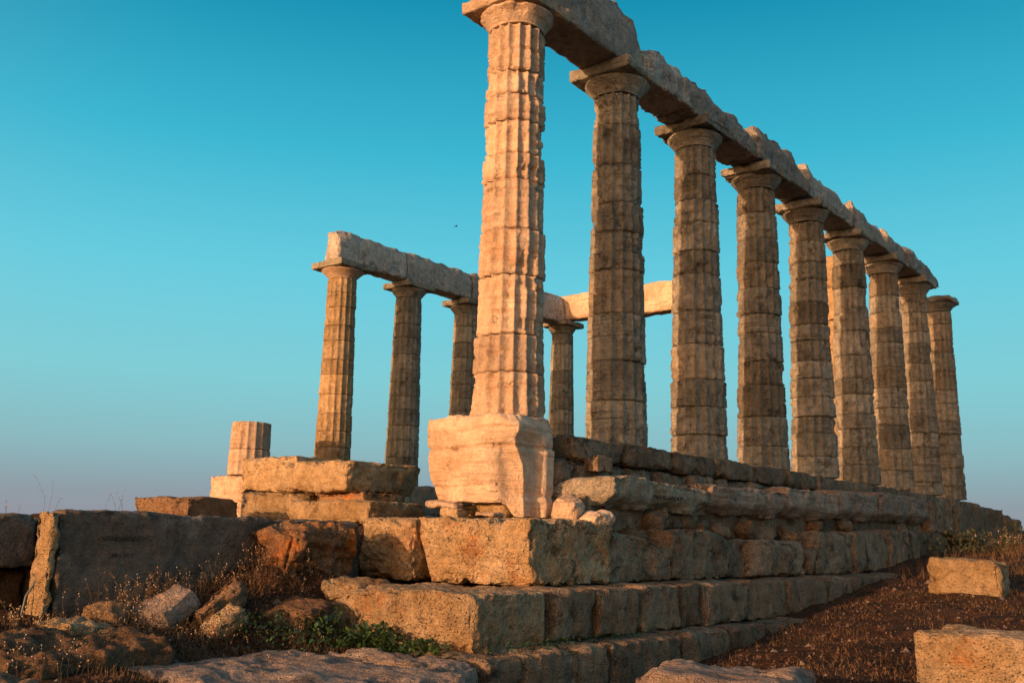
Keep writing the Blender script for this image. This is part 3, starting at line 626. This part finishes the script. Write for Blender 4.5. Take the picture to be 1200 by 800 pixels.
fg('flat_slab', (.85, 2.3, -3.65, -3.13, -2.85, -2.45), 'slab', 'hollowed flat stone before the green weeds, right of the broad slab', cuts=0, r=.08, amp=.04, freq=2.2, chip=.06, cell=.018)
fg('boulder', (3.35, 4.65, -2.9, -1.5, -2.9, -2.44), 'slab', 'low smooth rounded rock at the bottom edge, right of the centre', cuts=0, r=.22, amp=.05, freq=1.2, rot=(0, .0, .3))
fg('cut_block', (4.63, 6.2, .5, 1.5, -3.2, -2.24), 'corner', 'large squared sandy block cut by the lower right edge of the picture', cuts=0, r=.07, amp=.025, chip=.05, pits=.008)
fg('cut_block', (3.25, 4.23, 6.0, 6.75, -2.15, -1.62), 'gold', 'sunlit veined marble block lying alone in the dirt below the dry bushes', cuts=2, cutd=1.05, r=.05, amp=.03, strata=.015, rot=(0, .05, 0))

rock('broken_end_lit_tone', (-1.30, -1.0, -5.2, -5.115, -2.35, -1.31), M['gold'], wallb, cell=.016, r=.02, amp=.02, chip=.05, freq=3)  # added end piece of the dark block; lighter gold paints in its sunlit brightness
# ------------------------------------------------------------------ grey pipe
def tube(pts, rad, n=8):
    V = []; F = []
    for i, p in enumerate(pts):
        a = Vector(pts[min(i+1, len(pts)-1)])-Vector(pts[max(i-1, 0)]); a.normalize(); u = a.orthogonal().normalized(); v = a.cross(u)
        for k in range(n):
            q = Vector(p)+rad*(math.cos(2*math.pi*k/n)*u+math.sin(2*math.pi*k/n)*v); V.append(tuple(q))
        if i:
            for k in range(n): F.append(((i-1)*n+k, (i-1)*n+(k+1) % n, i*n+(k+1) % n, i*n+k))
    F.append(tuple(range(n))[::-1]); F.append(tuple(range((len(pts)-1)*n, len(pts)*n)))
    return V, F
V, F = tube([(-1.22, -5.16, -1.75), (-1.2, -5.17, -1.85), (-1.19, -5.2, -1.95), (-1.19, -5.26, -2.05), (-1.19, -5.28, -2.2), (-1.18, -5.28, -2.4)], .011)
props(mobj('pipe', V, F, M['pipe']), 'thin grey pipe running down beside the sunlit end of the long wall block', 'pipe')

# ------------------------------------------------------------------ carved marks
def marks(strokes, X, par):
    V = []; F = []
    for (y0, z0, y1, z1) in strokes:
        dy, dz = y1-y0, z1-z0; l_ = math.hypot(dy, dz); ny, nz_ = -dz/l_*.0035, dy/l_*.0035; n = len(V)
        for xo in (X-.02, X+.004):
            V += [(xo, y0+ny, z0+nz_), (xo, y1+ny, z1+nz_), (xo, y1-ny, z1-nz_), (xo, y0-ny, z0-nz_)]
        F += [(n+4, n+5, n+6, n+7), (n, n+4, n+7, n+3), (n+1, n+2, n+6, n+5), (n, n+1, n+5, n+4), (n+3, n+7, n+6, n+2)]
    return props(mobj('inscription', V, F, M['ink'], par, smooth=False), kind='stuff')
glyph = {'M': [(0, 0, 0, 1), (0, 1, .5, .4), (.5, .4, 1, 1), (1, 1, 1, 0)], 'I': [(.5, 0, .5, 1)], 'N': [(0, 0, 0, 1), (0, 1, 1, 0), (1, 0, 1, 1)],
         'H': [(0, 0, 0, 1), (1, 0, 1, 1), (0, .5, 1, .5)], 'A': [(0, 0, .5, 1), (.5, 1, 1, 0), (.2, .4, .8, .4)], 'E': [(0, 0, 0, 1), (0, 1, .9, 1), (0, .5, .7, .5), (0, 0, .9, 0)],
         'T': [(.5, 0, .5, 1), (0, 1, 1, 1)], 'Z': [(0, 1, 1, 1), (1, 1, 0, 0), (0, 0, 1, 0)], 'Y': [(.5, 0, .5, .5), (.5, .5, 0, 1), (.5, .5, 1, 1)], 'K': [(0, 0, 0, 1), (0, .5, 1, 1), (0, .5, 1, 0)], '1': [(.5, 0, .5, 1), (.5, 1, .2, .7)], '2': [(0, 1, 1, 1), (1, 1, 1, .5), (1, .5, 0, .5), (0, .5, 0, 0), (0, 0, 1, 0)], ' ': []}
def text(s, y, z, w_, h_):
    st = []
    for ch in s:
        for a in glyph[ch]: st.append((y+a[0]*w_*.7, z+a[1]*h_, y+a[2]*w_*.7, z+a[3]*h_))
        y += w_
    return st

# ------------------------------------------------------------------ plants
rg = random.Random(99)
def gz(x, y):
    return float(ground_h(np.array([x]), np.array([y]))[0])
def weed(x, y, h, n, spread, lab, heads=True, z=None, lean=.3, seedr=.006, group='dry weeds', stemr=.0026, branch=3):
    z = gz(x, y)-.03 if z is None else z
    V = []; F = []; HV = []; HF = []
    def seg(p, q, r_):
        a = (q-p).normalized(); u = a.orthogonal().normalized(); v = a.cross(u); b0 = len(V)
        for c_, rr in ((p, r_), (q, r_*.6)):
            for k in range(3): V.append(tuple(c_+rr*(math.cos(2.094*k)*u+math.sin(2.094*k)*v)))
        for k in range(3): F.append((b0+k, b0+(k+1) % 3, b0+3+(k+1) % 3, b0+3+k))
    def head(p, r_):
        b0 = len(HV); r_ *= rg.uniform(.6, 1.3)
        for d in ((1, 0, 0), (-1, 0, 0), (0, 1, 0), (0, -1, 0), (0, 0, 1.2), (0, 0, -1)): HV.append((p.x+d[0]*r_, p.y+d[1]*r_, p.z+d[2]*r_))
        for a, b_ in ((0, 2), (2, 1), (1, 3), (3, 0)): HF.append((b0+a, b0+b_, b0+4)); HF.append((b0+b_, b0+a, b0+5))
    for i in range(n):
        p = Vector((x+rg.gauss(0, spread), y+rg.gauss(0, spread), z)); d = Vector((rg.gauss(0, lean), rg.gauss(0, lean), 1)).normalized(); hh = h*rg.uniform(.45, 1.05); K = 5
        for k in range(K):
            q = p+d*hh/K; seg(p, q, stemr*(1-k*.12)); p = q; d = (d+Vector((rg.gauss(0, .12), rg.gauss(0, .12), .03))).normalized()
            if k >= 1:
                for _ in range(branch if rg.random() < .6 else 0):
                    dd = (d+Vector((rg.gauss(0, .7), rg.gauss(0, .7), .2))).normalized(); l_ = hh*rg.uniform(.08, .25); q2 = p+dd*l_; seg(p, q2, stemr*.55)
                    if heads and rg.random() < .22: head(q2, seedr)
        if heads and rg.random() < .7: head(p, seedr)
    t = empty('dry_weed', (x, y, z), lab, 'dry weed', group)
    props(mobj('stems', V, F, M['stem'], t, False), kind='stuff')
    if HV: props(mobj('seed_heads', HV, HF, M['seed'], t, False), kind='stuff')
for i, (x, y, h, n, s, lab) in enumerate([(-.75, -4.55, .42, 26, .12, 'tall dry weed before the faint carved letters of the wall block'),
    (-.72, -4.1, .36, 26, .14, 'tangled dry weed with white seed heads, mid left against the wall block'),
    (-.7, -3.55, .30, 24, .14, 'dry weed at the foot of the wall block above the pinkish leaning stone'),
    (-.65, -3.0, .34, 24, .13, 'thin seeded dry weed near the rust red rock'),
    (-.5, -2.6, .2, 20, .13, 'low orange weed just left of the rust red rock'),
    (-.4, -4.7, .22, 22, .14, 'short dry weed right of the lit rounded stone'),
    (.1, -4.35, .16, 20, .16, 'low dry weed in front of the pale small stone'),
    (-.5, -5.55, .25, 20, .14, 'dry weed under the left edge recess'),
    (.5, -5.9, .25, 22, .16, 'dry weed between the lower left rocks'),
    (1.5, -6.5, .22, 24, .16, 'weed on the rock in the bottom left corner'),
    (.3, -3.3, .14, 18, .14, 'short dry weed above the green leafy weeds'),
    (.9, -3.9, .12, 16, .14, 'tiny dry weed behind the broad slab')]):
    weed(x, y, h, int(n*1.7), s*1.15, lab)
for (x, y, z, h, n, lab) in [(-1.4, -5.0, -1.32, .38, 3, 'lone thin tall stem on top of the long wall block at its left end'), (-1.45, -4.3, -1.32, .24, 5, 'small seeded stems on top of the wall block, left of the flat brown block'),
                             (-1.6, -5.35, -1.35, .22, 4, 'short seeded stems above the dark block at the left edge')]:
    weed(x, y, h, n, .06, lab, z=z, lean=.15, seedr=.005, branch=2, stemr=.0016)
for (x, y, h, n, lab) in [(4.2, 15, .55, 30, 'dry bush at the far right beyond the veined marble block'), (5.5, 17, .6, 30, 'dry bush at the right picture edge'), (2.6, 14, .5, 34, 'dry bush by the far end of the platform'),
                          (3.3, 17.5, .6, 30, 'dry bush behind the others beside the platform end'), (4.6, 20, 1.2, 10, 'tall dry seeded stalk at the right edge against the sky'), (6.3, 20, .7, 30, 'far dry bush on the slope at the right')]:
    weed(x, y, h, n, .35, lab, seedr=.014, stemr=.006, group='dry bushes at the far right')
weed(.72, .35, .28, 3, .03, 'single dry twig beside the pointed peach rock', heads=False, z=-1.26, lean=.2, stemr=.003, branch=1)

def leafy(x, y, z, n, sx, sy, h, size, lab, mat='leaf', name='leafy_weed', cat='weed', group='green weeds'):
    V = []; F = []
    for i in range(n):
        bx, by = x+rg.gauss(0, sx), y+rg.gauss(0, sy); az = rg.uniform(0, 6.28); tilt = rg.uniform(.1, 1.1); l_ = size*rg.uniform(.6, 1.3); wd = l_*rg.uniform(.35, .5)
        d = Vector((math.cos(az)*math.cos(tilt), math.sin(az)*math.cos(tilt), math.sin(tilt))); s = Vector((-math.sin(az), math.cos(az), 0))
        p = Vector((bx, by, z+h*rg.uniform(0, 1)**1.2*math.exp(-((bx-x)/(sx*2))**2)))
        b0 = len(V); up_ = Vector((0, 0, 1))
        P3 = [p, p+d*l_*.3+s*wd*.5, p+d*l_*.6+s*wd*.42-up_*l_*.02, p+d*l_-up_*l_*.18, p+d*l_*.6-s*wd*.42-up_*l_*.02, p+d*l_*.3-s*wd*.5, p+d*l_*.45+up_*l_*-.06]
        V += [tuple(q) for q in P3]
        F += [(b0, b0+1, b0+6), (b0+1, b0+2, b0+6), (b0+2, b0+3, b0+6), (b0+3, b0+4, b0+6), (b0+4, b0+5, b0+6), (b0+5, b0, b0+6)]
    t = empty(name, (x, y, z), lab, cat, group); props(mobj('leaves', V, F, M[mat], t, False), kind='stuff'); return t
leafy(.25, -3.15, -2.5, 520, .26, .14, .34, .09, 'dark green leafy weed left of the big sandy corner block')
leafy(.9, -3.02, -2.52, 520, .24, .08, .24, .085, 'green leafy weed in front of the middle of the big sandy corner block')
leafy(1.5, -2.98, -2.52, 300, .16, .06, .16, .08, 'low green leafy weed at the right end of the clump by the block corner')
leafy(2.02, -1.9, -2.46, 160, .06, .4, .07, .05, 'small dark weed growing in the joint below the second course, near its corner')
leafy(2.0, -.6, -2.46, 120, .05, .3, .06, .045, 'small dark weed growing in the joint below the second course, further right')
leafy(.1, -3.65, -2.5, 1300, .34, .24, .32, .05, 'dark green low weed below the rust red rock')
for (x, y, lab) in [(-.75, -3.75, 'brown twiggy dry bush against the middle of the long wall block'), (-.5, -2.9, 'brown twiggy dry bush beside the rust red rock'), (0.0, -3.9, 'dark brown low bush behind the broad flat slab'), (.1, -5.1, 'dark brown low bush left of the broad flat slab')]:
    leafy(x, y, gz(x, y)-.05, 1500, .22, .3, .22, .028, lab, mat='twig', name='dry_bush', cat='bush', group='low dry bushes on the bank')
for (x, y, lab) in [(4.9, .15, 'low dry bush before the big sandy block at the lower right'), (3.2, 5.6, 'low dry bush at the left end of the lone marble block'), (4.6, 6.2, 'low dry bush right of the lone marble block')]:
    leafy(x, y, gz(x, y)-.05, 700, .4, .25, .14, .03, lab, mat='twig', name='dry_bush', cat='bush', group='low dry bushes on the right')
leafy(2.2, 12.6, -1.55, 700, .5, .8, .45, .10, 'dark green bush in the shade by the far end of the platform', mat='shrub', name='bush', cat='bush', group='bushes by the platform')
leafy(4.3, 13.2, -1.5, 900, .9, 1.2, .3, .07, 'low brown scrub just above the lone marble block at the right', mat='twig', name='bush', cat='bush', group='bushes by the platform')
leafy(3.2, 15.5, -1.4, 700, .8, 1.2, .5, .10, 'brownish green bush right of the far end of the platform', mat='shrub', name='bush', cat='bush', group='bushes by the platform')

# grass, litter and gravel: nobody could count them
V = []; F = []
def blade(x, y, z, h):
    a = rg.uniform(0, 6.28); wd = .004+h*.012; b0 = len(V); l_ = h*rg.uniform(.1, .7); b2 = rg.uniform(0, 6.28)
    V.extend([(x-wd*math.cos(a), y-wd*math.sin(a), z), (x+wd*math.cos(a), y+wd*math.sin(a), z), (x+l_*math.cos(b2), y+l_*math.sin(b2), z+h)]); F.append((b0, b0+1, b0+2))
pts = []
for i in range(36000):
    u = rg.random()
    if u < .42: x, y, h = rg.uniform(-.95, 2.2), rg.uniform(-7.2, -2.6), rg.uniform(.03, .12)
    elif u < .8: x, y, h = rg.uniform(2.35, 7.5), rg.uniform(-3.5, 9), rg.uniform(.03, .11)
    else: x, y, h = rg.uniform(1.7, 9), rg.uniform(8, 26), rg.uniform(.08, .3)
    if float(pn(np.array([[x*1.1, y*1.1, 5.]]))[0]) < -.05 and u < .8: continue
    pts.append((x, y, h))
A = np.array(pts); gzs = ground_h(A[:, 0], A[:, 1]); Pq = np.stack([A[:, 0], A[:, 1], A[:, 0]*0], 1); gzs = gzs+.06*fbm(Pq*.8, 5, .6)*np.exp(-np.hypot(A[:, 0]-2, A[:, 1]+1)/25)
for (x, y, h), z in zip(pts, gzs): blade(x, y, z-.02, h)
props(mobj('dry_grass', V, F, M['grass'], None, False), 'short dry brown grass over the earth', 'grass', kind='stuff')
V = []; F = []; pm_ = []
B = np.array([(rg.uniform(2.35, 8), rg.uniform(-4, 16)) for _ in range(2600)]+[(rg.uniform(-.9, 2), rg.uniform(-7, -2.6)) for _ in range(500)])
gzs = ground_h(B[:, 0], B[:, 1]); Pq = np.stack([B[:, 0], B[:, 1], B[:, 0]*0], 1); gzs = gzs+.06*fbm(Pq*.8, 5, .6)*np.exp(-np.hypot(B[:, 0]-2, B[:, 1]+1)/25)
for (x, y), z in zip(B, gzs):
    r_ = rg.uniform(.008, .03)*(1 if rg.random() < .93 else 2.2); b0 = len(V); az = rg.uniform(0, 6.28)
    for k in range(5): a = az+k*1.2566; V.append((x+r_*rg.uniform(.7, 1.3)*math.cos(a), y+r_*rg.uniform(.7, 1.3)*math.sin(a), z-.01))
    V.append((x+rg.uniform(-.3, .3)*r_, y+rg.uniform(-.3, .3)*r_, z+r_*rg.uniform(.5, .9)))
    for k in range(5): F.append((b0+k, b0+(k+1) % 5, b0+5))
props(mobj('gravel', V, F, M['slab'], None, False), 'scattered small stones on the reddish earth', 'gravel', kind='stuff')

V = []; F = []
B = np.array([(rg.uniform(2.3, 8), -4+22*rg.random()**1.3) for _ in range(17000)]+[(rg.uniform(-.95, 2.4), rg.uniform(-7.2, -2.5)) for _ in range(7000)])
B = B[pn(np.stack([B[:, 0]*.9, B[:, 1]*.9, B[:, 0]*0+8], 1)) > -.18]
gzs = ground_h(B[:, 0], B[:, 1]); Pq = np.stack([B[:, 0], B[:, 1], B[:, 0]*0], 1); gzs = gzs+.06*fbm(Pq*.8, 5, .6)*np.exp(-np.hypot(B[:, 0]-2, B[:, 1]+1)/25)
for (x, y), z in zip(B, gzs):
    r_ = rg.uniform(.008, .03); a = rg.uniform(0, 6.28); b0 = len(V); h1, h2 = rg.uniform(0, .035), rg.uniform(0, .035); ca, sa = math.cos(a)*r_, math.sin(a)*r_
    V += [(x-ca, y-sa, z), (x+sa*.5, y-ca*.5, z+h1), (x+ca, y+sa, z+h2+.004), (x-sa*.5, y+ca*.5, z+.006)]; F.append((b0, b0+1, b0+2, b0+3))
props(mobj('leaf_litter', V, F, M['litter'], None, False), 'dark dry leaf litter and crumbs of earth', 'litter', kind='stuff')
# ------------------------------------------------------------------ writing
marks(text('MINHMAETZ', -4.72, -1.56, .06, .04)+text('M MI', -4.60, -1.71, .06, .035), -.985, wallb)
marks(text('NIKAMAY', 1.62, -.915, .11, .045)+text('NK', 2.9, -.95, .09, .045), 1.17, ledge_t)

# ------------------------------------------------------------------ birds, tiny in the sky
def bird(loc, s, az, lab):
    d = Vector((math.cos(az), math.sin(az), 0)); r_ = Vector((-math.sin(az), math.cos(az), 0)); c_ = Vector(loc); u = Vector((0, 0, 1))
    t = empty('bird', loc, lab, 'bird', 'birds in the sky')
    ring = [(-.5, .02), (-.25, .08), (0, .1), (.25, .07), (.38, .05), (.5, .01)]; V = []; F = []
    for i, (a, rr) in enumerate(ring):
        for k in range(6): V.append(tuple(c_+s*(d*a+rr*(math.cos(k*1.047)*r_+math.sin(k*1.047)*u))))
        if i:
            for k in range(6): F.append(((i-1)*6+k, (i-1)*6+(k+1) % 6, i*6+(k+1) % 6, i*6+k))
    mobj('body', V, F, M['bird'], t)
    for sg in (-1, 1):
        W = [c_+s*d*.2, c_-s*d*.12, c_+s*(sg*r_*.5+u*.22+d*.15), c_+s*(sg*r_*.45+u*.2-d*.1), c_+s*(sg*r_*1.0+u*.05-d*.1)]
        W2 = [q+u*s*.02 for q in W]
        mobj('wing', [tuple(q) for q in W+W2], [(0, 1, 3, 2), (2, 3, 4), (5, 7, 8, 6), (7, 9, 8), (0, 2, 7, 5), (2, 4, 9, 7), (1, 6, 8, 3), (3, 8, 9, 4)], M['bird'], t, False)
bird((-36.0, 38.8, 19.4), .28, 1., 'tiny dark bird in the sky, left of the golden column at upper middle')
bird((-30.0, 40.8, 13.5), .22, 2., 'tiny dark bird in the sky above the back row beams')
